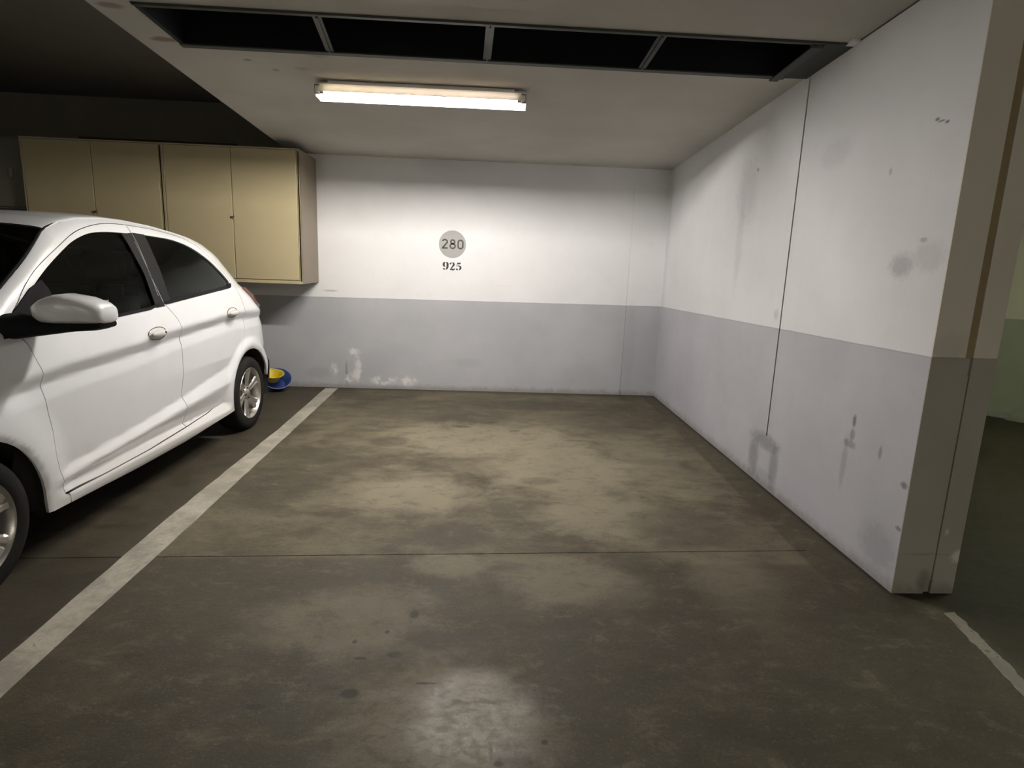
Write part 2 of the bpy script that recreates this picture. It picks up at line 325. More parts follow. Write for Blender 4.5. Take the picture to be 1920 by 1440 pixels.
# ------------------------------------------------------------------ mesh helpers
def mk(name, verts, faces, mat, parent=None, smooth=False, normals=None):
    me = bpy.data.meshes.new(name); me.from_pydata([tuple(v) for v in verts], [], faces)
    if smooth: me.polygons.foreach_set('use_smooth', [True]*len(me.polygons))
    me.update()
    if normals: me.normals_split_custom_set_from_vertices(normals)
    me.materials.append(mat)
    o = bpy.data.objects.new(name, me); C.objects.link(o)
    if parent: o.parent = parent
    return o
class MB:
    def __init__(s): s.v = []; s.f = []
    def add(s, v, f):
        b = len(s.v); s.v += [tuple(p) for p in v]; s.f += [tuple(i+b for i in q) for q in f]; return s
    def box(s, x0, x1, y0, y1, z0, z1):
        return s.add([(x0,y0,z0),(x1,y0,z0),(x1,y1,z0),(x0,y1,z0),(x0,y0,z1),(x1,y0,z1),(x1,y1,z1),(x0,y1,z1)],
                     [(0,3,2,1),(4,5,6,7),(0,1,5,4),(1,2,6,5),(2,3,7,6),(3,0,4,7)])
    def prism(s, poly, z0, z1, zf=None):
        """polygon (x, y) between z0 and z1, each a number or a function of (x, y)"""
        n = len(poly); f0 = z0 if callable(z0) else (lambda x, y: z0); f1 = z1 if callable(z1) else (lambda x, y: z1)
        v = [(x, y, f0(x, y)) for x, y in poly] + [(x, y, f1(x, y)) for x, y in poly]
        a = sum(poly[i][0]*poly[(i+1) % n][1]-poly[(i+1) % n][0]*poly[i][1] for i in range(n))
        lo, hi = tuple(range(n)), tuple(range(n, 2*n))
        f = [lo[::-1], hi] + [(i, (i+1) % n, n+(i+1) % n, n+i) for i in range(n)]
        if a < 0: f = [q[::-1] for q in f]
        return s.add(v, f)
    def lathe(s, prof, n=40, axis='z', c=(0, 0, 0), close=False):
        v = []; m = len(prof)
        for i in range(n):
            a = 2*PI*i/n
            for r, h in prof:
                p = (r*math.cos(a), r*math.sin(a), h)
                if axis == 'x': p = (h, r*math.cos(a), r*math.sin(a))
                if axis == 'y': p = (r*math.sin(a), h, r*math.cos(a))
                v.append((p[0]+c[0], p[1]+c[1], p[2]+c[2]))
        f = []
        for i in range(n):
            for j in range(m if close else m-1):
                a, b = i*m+j, i*m+(j+1) % m; c_, d = ((i+1) % n)*m+(j+1) % m, ((i+1) % n)*m+j
                f.append((a, d, c_, b))
        return s.add(v, f)
    def tube(s, pts, r, n=10, cap=True):
        pts = [Vector(p) for p in pts]; v = []; m = len(pts)
        for i, p in enumerate(pts):
            t = (pts[min(i+1, m-1)]-pts[max(i-1, 0)]).normalized()
            a = t.orthogonal().normalized() if i == 0 else (a - t*a.dot(t)).normalized()
            b = t.cross(a); rr = r[i] if isinstance(r, (list, tuple)) else r
            for j in range(n):
                q = p+(a*math.cos(2*PI*j/n)+b*math.sin(2*PI*j/n))*rr; v.append(tuple(q))
        f = [(i*n+j, i*n+(j+1) % n, (i+1)*n+(j+1) % n, (i+1)*n+j) for i in range(m-1) for j in range(n)]
        if cap: f += [tuple(range(n))[::-1], tuple((m-1)*n+j for j in range(n))]
        return s.add(v, f)
    def build(s, name, mat, parent=None, smooth=False, bevel=0, seg=2, angle=None):
        o = mk(name, s.v, s.f, mat, parent, smooth)
        if bevel:
            md = o.modifiers.new('bevel', 'BEVEL'); md.width = bevel; md.segments = seg; md.limit_method = 'ANGLE'; md.angle_limit = .6
        if smooth and angle:
            bm = bmesh.new(); bm.from_mesh(o.data)
            for e in bm.edges:
                if len(e.link_faces) == 2 and e.calc_face_angle() > angle: e.smooth = False
            bm.to_mesh(o.data); bm.free()
        return o
def thing(name, label, cat, loc=(0, 0, 0), rz=0, group=None):
    o = bpy.data.objects.new(name, None); C.objects.link(o); o.location = loc; o.rotation_euler = (0, 0, rz)
    o['label'] = label; o['category'] = cat
    if group: o['group'] = group
    return o
def struct(o): o['kind'] = 'structure'; return o

# ------------------------------------------------------------------ room shell
def yj(x): return 2.765 + .047*x           # line of the joint between the two floor slabs
fl = MB()
fl.prism([(-8, yj(-8)+.003), (1.70, yj(1.70)+.003), (1.70, yj(1.7)), (9, yj(1.7)), (9, 8), (-8, 8)], -.2, 0)
fl.prism([(-8, -7), (9, -7), (9, yj(1.7)), (1.70, yj(1.7)), (1.70, yj(1.70)-.003), (-8, yj(-8)-.003)], -.2, 0)
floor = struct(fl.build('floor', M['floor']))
MB().prism([(-8, yj(-8)-.004), (1.70, yj(1.7)-.004), (1.70, yj(1.7)+.004), (-8, yj(-8)+.004)], -.05, -.006).build('expansion_joint', M['joint'], floor)

# back wall with a hairline groove near the right corner
bw = MB()
bw.box(-8, 1.553, D, D+.25, 0, 3.3); bw.box(1.5575, 2.05, D, D+.25, 0, 3.3); bw.box(1.55, 1.56, D+.0035, D+.2, 0, 3.3)
bw.box(1.55, 1.56, D, D+.1, 0, .05)
wall_back = struct(bw.build('wall_back', M['wall_back']))

# right wall: runs from the corner to its free end; a dark open joint stops above the floor
YJ = 3.80
def wseg(y0, y1, z0, z1, back=.13, front=0):
    return [(wall_x(y0)+front, y0), (wall_x(y0)+back, y0), (wall_x(y1)+back, y1), (wall_x(y1)+front, y1)]
rw = MB()
rw.prism(wseg(YN, YJ-.008, 0, 3), 0, 3.0); rw.prism(wseg(YJ+.008, D+.02, 0, 3), 0, 3.0)
rw.prism(wseg(YJ-.008, YJ+.008, 0, 3), 0, .34); rw.prism(wseg(YJ-.008, YJ+.008, 0, 3, .13, .02), .34, 3.0)
wall_right = struct(rw.build('wall_right', M['wall_right']))
MB().prism(wseg(YJ-.0075, YJ+.0075, 0, 3, .02, .006), .34, 3.0).build('joint_filler', M['joint'], wall_right)
# free end of the wall and the second leaf beside it, both rendered
ew = MB(); xe = wall_x(YN)
ew.prism([(xe, YN-.004), (2.022, YN-.004), (2.022, YN+.002), (xe, YN+.002)], 0, 3.0)
wall_end = struct(ew.build('wall_end', M['wall_end']))
w2 = MB(); w2.prism([(2.058, YN-.002), (2.163, YN-.002), (2.163, D-.01), (2.058, D-.01)], 0, 3.0)
w2.prism([(2.0, YN+.012), (2.07, YN+.012), (2.07, YN+.05), (2.0, YN+.05)], 0, 3.0)
wall_end2 = struct(w2.build('wall_leaf', M['wall_end']))
tb = MB(); tb.prism([(2.023, YN+.002), (2.057, YN+.002), (2.057, YN+.011), (2.023, YN+.011)], 1.075, 3.0)
struct(tb.build('trim_1', M['brown']))
tb = MB(); tb.prism([(2.0245, YN+.0035), (2.0555, YN+.0035), (2.0555, YN+.011), (2.0245, YN+.011)], .06, 1.0)
struct(tb.build('trim_2', M['wall_end']))

# lowered ceiling slab (a ramp's underside), with the vent opening left out
VX0, VX1, VY0, VY1 = -1.74, 1.92, 3.345, 3.855
cz = lambda x, y: ceil_z(y); ct = lambda x, y: 3.2
cl = MB()
cl.prism([(XCL, VY1), (9, VY1), (9, D+.1), (XCL, D+.1)], cz, lambda x, y: ceil_z(y)+.35)
cl.prism([(XCL, -7), (9, -7), (9, VY0), (XCL, VY0)], cz, lambda x, y: ceil_z(y)+.35)
cl.prism([(XCL, VY0), (VX0, VY0), (VX0, VY1), (XCL, VY1)], cz, lambda x, y: ceil_z(y)+.35)
cl.prism([(VX1, VY0), (9, VY0), (9, VY1), (VX1, VY1)], cz, lambda x, y: ceil_z(y)+.35)
struct(cl.build('ceiling', M['ceiling']))
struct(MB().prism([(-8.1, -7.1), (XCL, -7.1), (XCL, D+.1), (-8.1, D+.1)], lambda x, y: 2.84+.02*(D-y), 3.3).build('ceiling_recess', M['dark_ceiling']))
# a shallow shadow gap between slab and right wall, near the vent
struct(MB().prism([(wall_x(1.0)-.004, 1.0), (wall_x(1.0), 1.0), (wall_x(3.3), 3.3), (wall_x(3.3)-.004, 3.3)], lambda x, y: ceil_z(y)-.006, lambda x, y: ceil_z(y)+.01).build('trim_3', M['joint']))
struct(MB().box(-8, XCL, D-.006, D, 2.37, 3.0).build('wall_back_shade_sheet', M['shaded_wall']))  # thin dark sheet added over the wall; recess shade put into its colour
struct(MB().box(-8.2, -8, -7.2, D+.2, 0, 3.3).build('wall_left', M['wall_plain']))
struct(MB().box(9, 9.2, -7.2, 8.2, 0, 3.3).build('wall_far_right', M['wall_plain']))
struct(MB().box(-8.2, 9.2, -7.2, -7, 0, 3.3).build('wall_front', M['wall_plain']))

# far wall of the neighbouring aisle
def far(t, off=0):      # point along that wall, off = towards us
    d = Vector((.614, -.789)); n = Vector((-.789, -.614)); p = Vector((5.365, 6.042))+d*t+n*off; return (p.x, p.y)
struct(MB().prism([far(-3), far(4), far(4, -.2), far(-3, -.2)], 0, 3.0).build('wall_right_far', M['wall_green']))
struct(MB().prism([far(-3, .035), far(4, .035), far(4, -.0), far(-3, -.0)], 0, .03).build('baseboard_right', M['wall_plain']))
bt = MB()
for zz, t0 in ((0, 0),):
    P2 = [(.17, 0), (.36, .22), (.39, .45), (.42, 2.9), (1.2, 2.9), (1.2, 0)]
    v = [(*far(t, .10), z) for t, z in P2] + [(*far(t, .0), z) for t, z in P2]; n = len(P2)
    bt.add(v, [tuple(range(n)), tuple(range(2*n-1, n-1, -1))] + [(i, n+i, n+(i+1) % n, (i+1) % n) for i in range(n)])
struct(bt.build('wall_buttress', M['wall_green']))

# ------------------------------------------------------------------ ceiling vent
vz = lambda y, o=0: ceil_z(y)+o
vent = thing('ceiling_vent', 'long dark ceiling vent opening in a grey metal frame with three crossbars', 'vent', (0, 3.6, 2.55))
def vpiece(name, poly, lo, hi, mat, parent=None):
    o = MB().prism([(x, y-3.6) for x, y in poly], lambda x, y: ceil_z(y+3.6)+lo-2.55, lambda x, y: ceil_z(y+3.6)+hi-2.55).build(name, mat, parent or vent); return o
vpiece('frame_rail', [(VX0, VY0), (1.80, VY0), (1.80, VY0+.012), (VX0, VY0+.012)], -.012, .30, M['vent_plate'])
vpiece('frame_rail', [(VX0, VY0+.012), (1.74, VY0+.012), (1.74, VY0+.045), (VX0, VY0+.045)], -.004, .004, M['vent'])
vpiece('frame_rail', [(VX0, VY1-.030), (1.76, VY1-.030), (1.76, VY1+.012), (VX0, VY1+.012)], -.014, -.006, M['vent'])
vpiece('frame_rail', [(VX0-.006, VY0), (VX0+.02, VY0), (VX0+.02, VY1), (VX0-.006, VY1)], -.004, .25, M['duct'])
for (xa, xb) in ((-.862, -.905), (.003, -.012), (.885, .895)):
    b = vpiece('crossbar', [(xa-.022, VY0+.02), (xa+.022, VY0+.02), (xb+.022, VY1-.02), (xb-.022, VY1-.02)], -.008, -.002, M['vent'])
    vpiece('stiffener', [(xa-.004, VY0+.03), (xa+.004, VY0+.03), (xb+.004, VY1-.03), (xb-.004, VY1-.03)], -.016, -.008, M['vent'], vent)
vpiece('end_plate', [(1.735, VY0+.01), (1.89, VY0-.01), (1.895, VY1-.01), (1.735, VY1)], -.010, -.004, M['vent_plate'])
vpiece('frame_rail', [(1.675, VY0+.04), (1.735, VY0+.04), (1.735, VY1+.03), (1.685, VY1+.03)], -.02, -.012, M['vent'])
dk = MB(); dk.box(VX0, VX0+.01, VY0-3.6, VY1-3.6, .02, .6); dk.box(VX1, VX1+.01, VY0-3.6, VY1-3.6, .02, .6)
dk.box(VX0, VX1, VY0-3.6+.001, VY0-3.6+.008, .04, .6); dk.box(VX0, VX1, VY1-3.6-.008, VY1-3.6-.001, -.002, .6); dk.box(VX0, VX1, VY0-3.6, VY1-3.6, .6, .61)
dk.build('duct', M['duct'], vent)
# thin bent metal strip between vent plate and wall
struct(MB().prism([(1.84, 3.30), (1.885, 3.30), (1.885, 3.36), (1.84, 3.36)], lambda x, y: ceil_z(y)-.012, lambda x, y: ceil_z(y)).build('trim_4', M['lamp_white']))

# ------------------------------------------------------------------ tube light over the bay, and added fill tubes
def tube_light(label, loc, rz, mt, length=1.38, group=None, tilt=0):
    t = thing('tube_light', label, 'light', loc, rz, group)
    h = length/2
    # section: a shallow white trough, its far side deeper than the near one
    S = [(.010, -.002), (.090, -.002), (.094, -.104), (.090, -.104), (.070, -.036), (-.052, -.034), (-.052, -.028), (.0, -.028), (.010, -.020)]
    n = len(S); v = [(-h, y, z) for y, z in S]+[(h, y, z) for y, z in S]
    MB().add(v, [tuple(range(n)), tuple(range(2*n-1, n-1, -1))]+[(i, n+i, n+(i+1) % n, (i+1) % n) for i in range(n)]).build('housing', M['lamp_white'], t)
    q = [(-.052, -.030), (-.079, -.083), (-.081, -.082), (-.054, -.029)]
    MB().add([(-h+.01, y, z) for y, z in q]+[(h-.01, y, z) for y, z in q], [(0, 1, 2, 3), (7, 6, 5, 4), (0, 4, 5, 1), (1, 5, 6, 2), (2, 6, 7, 3), (3, 7, 4, 0)]).build('diffuser_lip', M['lip'], t)
    for e in (-1, 1):      # half end plates of the trough
        MB().box(min(e*h, e*(h-.003)), max(e*h, e*(h-.003)), -.020, .092, -.100, -.030).build('end_plate', M['lamp_white'], t)
    MB().box(-h+.08, h-.08, -.03, .07, -.030, -.001).build('gear_box', M['lamp_white'], t, bevel=.003)
    MB().tube([(-h+.055, -.045, -.072), (h-.055, -.045, -.072)], .017, 16).build('tube', mt, t, smooth=True, angle=.8)
    for s in (-1, 1):
        e = MB().box(min(s*(h-.002), s*(h-.036)), max(s*(h-.002), s*(h-.036)), -.062, -.028, -.090, -.036).build('socket', M['lamp_grey'], t, bevel=.004)
        MB().tube([(s*(h-.062), -.045, -.072), (s*(h-.035), -.045, -.072)], .0175, 14).build('tube_cap', M['chrome'], e, smooth=True, angle=.8)
    return t
t0 = tube_light('lit fluorescent tube light on the ceiling above the empty parking bay', (-.435, 4.35, ceil_z(4.35)), 0, M['tube'])
t0.rotation_euler = (0, 0, -.012)
for xx, lb in ((-3.2, 'added unseen fluorescent fill tube behind the viewpoint, in front of the car'), (2.2, 'added unseen fluorescent fill tube behind the viewpoint, facing the end of the right wall')):  # two unseen tubes added to brighten the wall end and the car
    t = tube_light(lb, (xx, -6.0, 3.08 if xx < XCL else ceil_z(-6.0)), 0, M['fill_aisle'])
    t.rotation_euler = (0, 0, PI)
t = tube_light('added unseen greenish fill tube over the neighbouring aisle to the right', (4.6, 3.6, ceil_z(3.6)), PI/2, M['fill_side'])  # unseen tube added to lift the neighbouring aisle

# ------------------------------------------------------------------ floor markings
def line_obj(name, label, poly, mat):
    cx = sum(p[0] for p in poly)/len(poly); cy = sum(p[1] for p in poly)/len(poly)
    o = MB().prism([(x-cx, y-cy) for x, y in poly], 0, .0015).build(name, mat); o.location = (cx, cy, .0002)
    o['label'] = label; o['category'] = 'floor marking'; return o
rgt = [(-1.533, 6.56), (-1.512, 5.2), (-1.500, 4.1), (-1.485, 3.1), (-1.480, 1.76), (-1.47, .2), (-1.46, -2)]
lft = [(-1.60, -2), (-1.605, .2), (-1.612, 1.94), (-1.640, 3.1), (-1.640, 4.1), (-1.632, 5.0), (-1.665, 6.53)]
def rag(pts, n, a):
    out = []
    for i in range(len(pts)-1):
        for j in range(n):
            t = j/n; out.append((pts[i][0]*(1-t)+pts[i+1][0]*t+random.uniform(-a, a), pts[i][1]*(1-t)+pts[i+1][1]*t))
    return out+[pts[-1]]
line_obj('painted_line', 'long white painted line on the floor beside the parked car', rag(rgt, 9, .0025)+rag(lft, 9, .0035), M['line'])
line_obj('painted_line', 'short peeling white line on the floor by the free end of the right wall',
         rag([(2.000, 2.275), (1.955, 2.05), (1.906, 1.809), (1.85, 1.35)], 8, .006)+rag([(1.93, 1.35), (1.974, 1.851), (2.02, 2.08), (2.055, 2.284)], 8, .006), M['line2'])
# wall-stencilled numbers ------------------------------------------------------
def stroke(mb, pts, w0, y=0):
    """ribbon of varying width in the x-z plane, 1 mm proud"""
    n = len(pts); L = []; R = []
    for i in range(n):
        a = Vector(pts[max(i-1, 0)][:2]); b = Vector(pts[min(i+1, n-1)][:2]); t = (b-a).normalized(); nn = Vector((-t.y, t.x))
        ww = (pts[i][2] if len(pts[i]) > 2 else w0)/2; p = Vector(pts[i][:2])
        L.append(p+nn*ww); R.append(p-nn*ww)
    v = [(p.x, y, p.y) for p in L]+[(p.x, y, p.y) for p in R]+[(p.x, y+.0012, p.y) for p in L]+[(p.x, y+.0012, p.y) for p in R]
    f = []
    for i in range(n-1):
        f += [(i, i+1, n+i+1, n+i), (2*n+i, 3*n+i, 3*n+i+1, 2*n+i+1), (i, 2*n+i, 2*n+i+1, i+1), (n+i, n+i+1, 3*n+i+1, 3*n+i)]
    f += [(0, n, 3*n, 2*n), (n-1, 3*n-1, 4*n-1, 2*n-1)]
    mb.add(v, f)
def arc(cx, cz, rx, rz, a0, a1, n=14, wf=None):
    out = []
    for i in range(n+1):
        a = math.radians(a0+(a1-a0)*i/n); p = (cx+rx*math.cos(a), cz+rz*math.sin(a))
        out.append(p+((wf(a),) if wf else ()))
    return out
def dg280(ch):      # digits of round-cornered even strokes, cell 1 x 1.75
    S = []
    if ch == '2': S = [arc(.5, 1.28, .40, .40, 165, -15, 14)+[(.78, 1.02), (.12, .10)], [(.02, .08), (.98, .08)]]
    if ch == '8': S = [arc(.5, 1.30, .33, .37, 0, 360, 22), arc(.5, .50, .41, .43, 0, 360, 24)]
    if ch == '0': S = [arc(.5, 1.25, .40, .42, 0, 180, 12)+arc(.5, .50, .40, .42, 180, 360, 12)+[(.90, 1.25)]]
    return S, .26
def dg925(ch):      # stencil digits with thick and thin strokes and gaps
    fat = lambda a: .12+.30*abs(math.cos(a))
    if ch == '9': S = [arc(.45, 1.15, .36, .44, 100, 262, 12, fat), arc(.50, 1.15, .36, .44, 80, -20, 10, fat)+[(.86, .7, .42), (.78, .38, .36), (.55, .08, .16)], [(.08, .35, .34), (.14, .22, .30), (.34, .07, .14)]]
    elif ch == '2': S = [[(.12, 1.22, .34), (.18, 1.42, .30), (.36, 1.58, .14)], [(.48, 1.60, .12), (.75, 1.48, .34), (.84, 1.2, .42), (.62, .82, .30), (.28, .42, .14)], [(.10, .18, .30), (.42, .20, .34), (.70, .12, .34), (.95, .22, .2), (1.0, .45, .08)]]
    else: S = [[(.20, 1.50, .26), (.55, 1.46, .34), (.90, 1.56, .22)], [(.18, 1.36, .1), (.15, .88, .1)], [(.22, .92, .12), (.55, 1.0, .18), (.84, .80, .38), (.86, .45, .42), (.62, .12, .18)], [(.08, .42, .32), (.14, .25, .32), (.38, .07, .14)]]
    return S, .2
def digits(parent, s, fn, x0, z0, cw, sx, sz, mat, slope=0):
    for i, ch in enumerate(s):
        S, wd = fn(ch); mb = MB()
        for st in S: stroke(mb, [((p[0])*sx, p[1]*sz) + ((p[2]*sx,) if len(p) > 2 else ()) for p in st], wd*sx)
        o = mb.build('digit', mat, parent); o.location = (x0+i*cw, -.0022, z0+slope*i*cw)
        if o.data.polygons: pass
t = thing('bay_number_disc', 'grey painted disc with the number 280 on the white back wall', 'sign', (-.330, D, 1.5645))
mb = MB(); mb.lathe([(0, -.001), (.1415, -.001), (.1415, 0)], 64, 'y'); mb.build('disc', M['sign_grey'], t)
digits(t, '280', dg280, -.110, -.044, .0815, .062, .0535, M['sign_dark'], -.01)
t = thing('bay_number', 'black stencilled number 925 below the grey disc on the back wall', 'sign', (-.330, D, 1.340))
digits(t, '925', dg925, -.094, -.041, .068, .054, .0495, M['sign_black'], -.02)

# ------------------------------------------------------------------ wall cabinets
def cabinet(x0, x1, y0, z0, z1, label, group, knob_mat, right_side=True):
    """two-door wall cabinet; origin at its lower right back corner"""
    w = x1-x0; dpt = D-.002-y0; t = thing('wall_cabinet', label, 'cabinet', (x1, D-.002, z0), 0, group); h = z1-z0
    b = MB(); g = .018
    b.box(-w, 0, -dpt+.02, 0, 0, g); b.box(-w, 0, -dpt+.02, 0, h-g, h); b.box(-w, -w+g, -dpt+.02, 0, g, h-g)
    b.box(-w+g, -g, -.012, 0, g, h-g); b.box(-w+g, -g, -dpt+.05, -dpt+.055, g, h-g)
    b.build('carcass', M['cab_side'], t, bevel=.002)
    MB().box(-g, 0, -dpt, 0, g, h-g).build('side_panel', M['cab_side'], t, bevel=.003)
    fr = MB(); fr.box(-w, 0, -dpt, -dpt+.02, 0, .030); fr.box(-w, 0, -dpt, -dpt+.02, h-.012, h); fr.box(-w, -w+.016, -dpt, -dpt+.02, .03, h-.012); fr.box(-.022, 0, -dpt, -dpt+.02, .03, h-.012)
    fr.build('face_frame', M['cab'], t, bevel=.002)
    xm = -w/2
    for a, b_ in ((-w+.019, xm-.0025), (xm+.0025, -.026)):
        dr = MB().box(a, b_, -dpt-.004, -dpt+.012, .035, h-.015).build('door', M['cab'], t, bevel=.004)
        for hz in (.25*h, .78*h):
            xx = a-.003 if a < xm-.1 else b_+.0005
            MB().tube([(xx, -dpt-.003, hz-.05), (xx, -dpt-.003, hz+.05)], .004, 8).build('hinge', M['cab'], dr, smooth=True, angle=.8)
    kz = .485*h
    k = MB(); k.lathe([(0, -.022), (.010, -.021), (.014, -.012), (.009, -.004), (.009, 0)], 20, 'y', (xm+.010, -dpt-.004, kz)); k.box(xm-.024, xm+.004, -dpt-.012, -dpt-.004, kz-.008, kz+.008)
    k.build('lock_knob', knob_mat, t, smooth=True, angle=.6)
    return t
CY = 5.99
cabinet(-2.952, -1.720, CY, 1.124, 2.352, 'cream two-door metal wall cabinet at the right end, with a chrome knob', 'cream wall cabinets', M['chrome'])
cabinet(-4.188, -2.9545, CY, 1.124, 2.352, 'cream two-door metal wall cabinet above the car roof, with a brass knob', 'cream wall cabinets', M['brass'])
struct(MB().box(-3.70, -2.30, CY+.05, CY+.10, 2.353, 2.378).build('trim_5', M['dark']))
# dim box at the far left, partly hidden by the car roof
t = thing('wall_locker', 'dark grey locker on the wall left of the cream cabinets', 'cabinet', (-4.75, D-.002, 1.0))
MB().box(-.53, .53, -.50, 0, .72, 1.36).build('body', plain('dark_grey_locker', (.12, .12, .10), .6), t, bevel=.004)
d_ = MB().box(-.51, .51, -.515, -.502, .74, 1.34).build('door', plain('grey_locker_door', (.15, .15, .12), .55), t, bevel=.003)
MB().box(.40, .43, -.530, -.515, 1.00, 1.08).build('handle', M['lamp_grey'], d_, bevel=.003)

# ------------------------------------------------------------------ basin and bucket behind the car
t = thing('blue_basin', 'blue plastic basin tilted against the back wall behind the car', 'basin', (-2.118, 6.36, .104))
mb = MB(); mb.lathe([(0, -.075), (.075, -.075), (.086, -.070), (.136, .030), (.143, .034), (.141, .040), (.132, .036), (.081, -.064), (0, -.069)], 40, 'z')
o = mb.build('bowl', M['blue'], t, smooth=True, angle=.7); o.rotation_euler = (.62, .30, 0)
rg = MB(); rg.tube([(.142*math.cos(2*PI*k_/48), .142*math.sin(2*PI*k_/48), .037) for k_ in range(49)], .0045, 8, cap=False); rg.build('rim', M['blue_light'], o, smooth=True)
t = thing('yellow_basin', 'small yellow plastic basin sitting inside the tilted blue basin', 'basin', (-2.148, 6.310, .148))
mb = MB(); mb.lathe([(0, -.045), (.048, -.045), (.056, -.040), (.100, .038), (.114, .040), (.114, .046), (.102, .044), (.050, -.036), (0, -.040)], 44, 'z')
o = mb.build('bowl', M['yellow'], t, smooth=True, angle=.7); o.rotation_euler = (.22, .12, 0)
rg = MB(); rg.tube([(  .113*math.cos(2*PI*k_/48), .113*math.sin(2*PI*k_/48), .043) for k_ in range(49)], .004, 8, cap=False); rg.build('rim', M['yellow'], o, smooth=True)

# ------------------------------------------------------------------ the parked car
TH = math.radians(2.0)
# local frame: x = lateral (left side +), y = -s with s running forward from the rear, z up
cc = Vector((-1.82, 4.79, 0))-Vector((math.cos(TH), -math.sin(TH), 0))*.845
car = thing('car', 'white five-door hatchback parked nose-out in the bay left of the painted line', 'car', tuple(cc), -TH)
def lerp(x, P):
    if x <= P[0][0]: return P[0][1]
    for (a, va), (b, vb) in zip(P, P[1:]):
        if x <= b: return va+(vb-va)*(x-a)/(b-a)
    return P[-1][1]
RIM = [(-.8, 1.33), (-.35, 1.37), (-.1, 1.40), (.1, 1.425), (.217, 1.447), (.395, 1.485), (.549, 1.510), (.758, 1.538), (.99, 1.555), (1.19, 1.558),
       (1.389, 1.545), (1.536, 1.520), (1.68, 1.476), (1.90, 1.340), (2.144, 1.198), (2.26, 1.122), (2.33, 1.095), (2.5, 1.045), (2.8, .965), (3.05, .87), (3.25, .75), (3.4, .6)]
BELT = [(-.4, 1.13), (.168, 1.144), (.517, 1.120), (1.03, 1.081), (1.19, 1.062), (1.5, 1.047), (1.886, 1.032), (2.228, 1.016), (3.3, .97)]
ZS = [(-.7, .93), (-.333, .945), (.119, .960), (.34, .955), (1.058, .920), (1.367, .892), (1.945, .868), (2.315, .835), (3.2, .76)]
ZL = [(-.5, .47), (.1, .462), (.3, .455), (.9, .42), (1.4, .385), (1.8, .36), (2.05, .345), (3, .33)]
ZL2 = [(-.5, .58), (.1, .575), (.3, .565), (.9, .485), (1.4, .43), (1.8, .40), (2.05, .385), (3, .37)]
WR, WF, WZ, RA = -.115, 2.497, .30, .353
NE = 2.5
def send(z): return lerp(z, [(.2, -.80), (.5, -.87), (.62, -.86), (.9, -.81), (1.05, -.70), (1.15, -.56), (1.42, -.32)])
def s0r(z): return lerp(z, [(.2, -.25), (.5, -.31), (.9, -.19), (1.05, -.02), (1.15, .25), (1.42, .56)])
def s0f(z): return 2.2
def fend(z): return lerp(z, [(.2, 3.20), (.5, 3.26), (.75, 3.2), (1.05, 3.0), (1.3, 2.9)])
def insz(s, z):
    zb, zs, zl, zl2 = lerp(s, BELT), lerp(s, ZS), lerp(s, ZL), lerp(s, ZL2)
    P = [(.15, .07), (.205, .012), (.235, .0), (.268, .0), (.285, .022), (.31, .052), (zl-.008, .012), (zl+.006, .010), (zl2, .040), (.64, .026), (zs-.13, .022), (zs-.06, .033),
         (zs-.005, .004), (zs+.01, .003), (zs+.06, .012), (zb-.012, .030), (zb+.01, .040), (zb+.2, .105), (zb+.35, .168), (1.60, .168+(1.60-zb-.35)*.55)]
    i = lerp(z, P)
    d = lerp(s, RIM)-z
    if d < .06:
        t = min(.985, (.06-d)/.06); i += .035*(1-math.sqrt(1-t*t))
    for c in (WR, WF):      # flared arches
        r = math.hypot(s-c, z-WZ)
        if r < .62:
            k = max(0, min(1, (.46-r)/.07 if c == WR else (.60-r)/.22)); k = k*k*(3-2*k); i = i*(1-k)+k*.002
            if r < RA+.022: i += .010*max(0, (RA+.022-r)/.022)
    return i
def gfac(s, z):
    a, e = s0r(z), send(z)
    if s < a: u = min(.9999, (a-s)/(a-e))
    else:
        a, e = s0f(z), fend(z)
        if s <= a: return 1.
        u = min(.9999, (s-a)/(e-a))
    return (1-u**NE)**(1/NE)
def lat(s, z): return (.845-insz(s, z))*gfac(s, z)
def pt(s, z, off=0, side=1):
    h = .008; l = lat(s, z); ls = (lat(s+h, z)-lat(s-h, z))/(2*h); lz = (lat(s, z+h)-lat(s, z-h))/(2*h)
    n = Vector((1, ls, -lz)); n.normalize()
    p = Vector((l, -s, z))+n*off
    return Vector((p.x*side, p.y, p.z)), Vector((n.x*side, n.y, n.z))
def inside(p, poly):
    x, y = p; c = False; n = len(poly)
    for i in range(n):
        x1, y1 = poly[i]; x2, y2 = poly[(i+1) % n]
        if (y1 > y) != (y2 > y) and x < (x2-x1)*(y-y1)/(y2-y1)+x1: c = not c
    return c
def area(p): return sum(p[i][0]*p[(i+1) % len(p)][1]-p[(i+1) % len(p)][0]*p[i][1] for i in range(len(p)))/2
def shrink(poly, d):
    if area(poly) < 0: poly = poly[::-1]
    out = []; n = len(poly)
    for i in range(n):
        a, b, c = Vector(poly[i-1]), Vector(poly[i]), Vector(poly[(i+1) % n])
        t1 = (b-a).normalized(); t2 = (c-b).normalized(); n1 = Vector((-t1.y, t1.x)); n2 = Vector((-t2.y, t2.x))
        m = n1+n2
        if m.length < .2: m = n1
        m.normalize(); k = max(.45, m.dot(n1)); q = b+m*(d/k); out.append((q.x, q.y))
    return out
def dens(poly, step, closed=True):
    out = []; n = len(poly)
    for i in range(n if closed else n-1):
        a, b = Vector(poly[i]), Vector(poly[(i+1) % n]); k = max(1, int(math.ceil((b-a).length/step)))
        for j in range(k): q = a+(b-a)*j/k; out.append((q.x, q.y))
    if not closed: out.append(poly[-1])
    return out
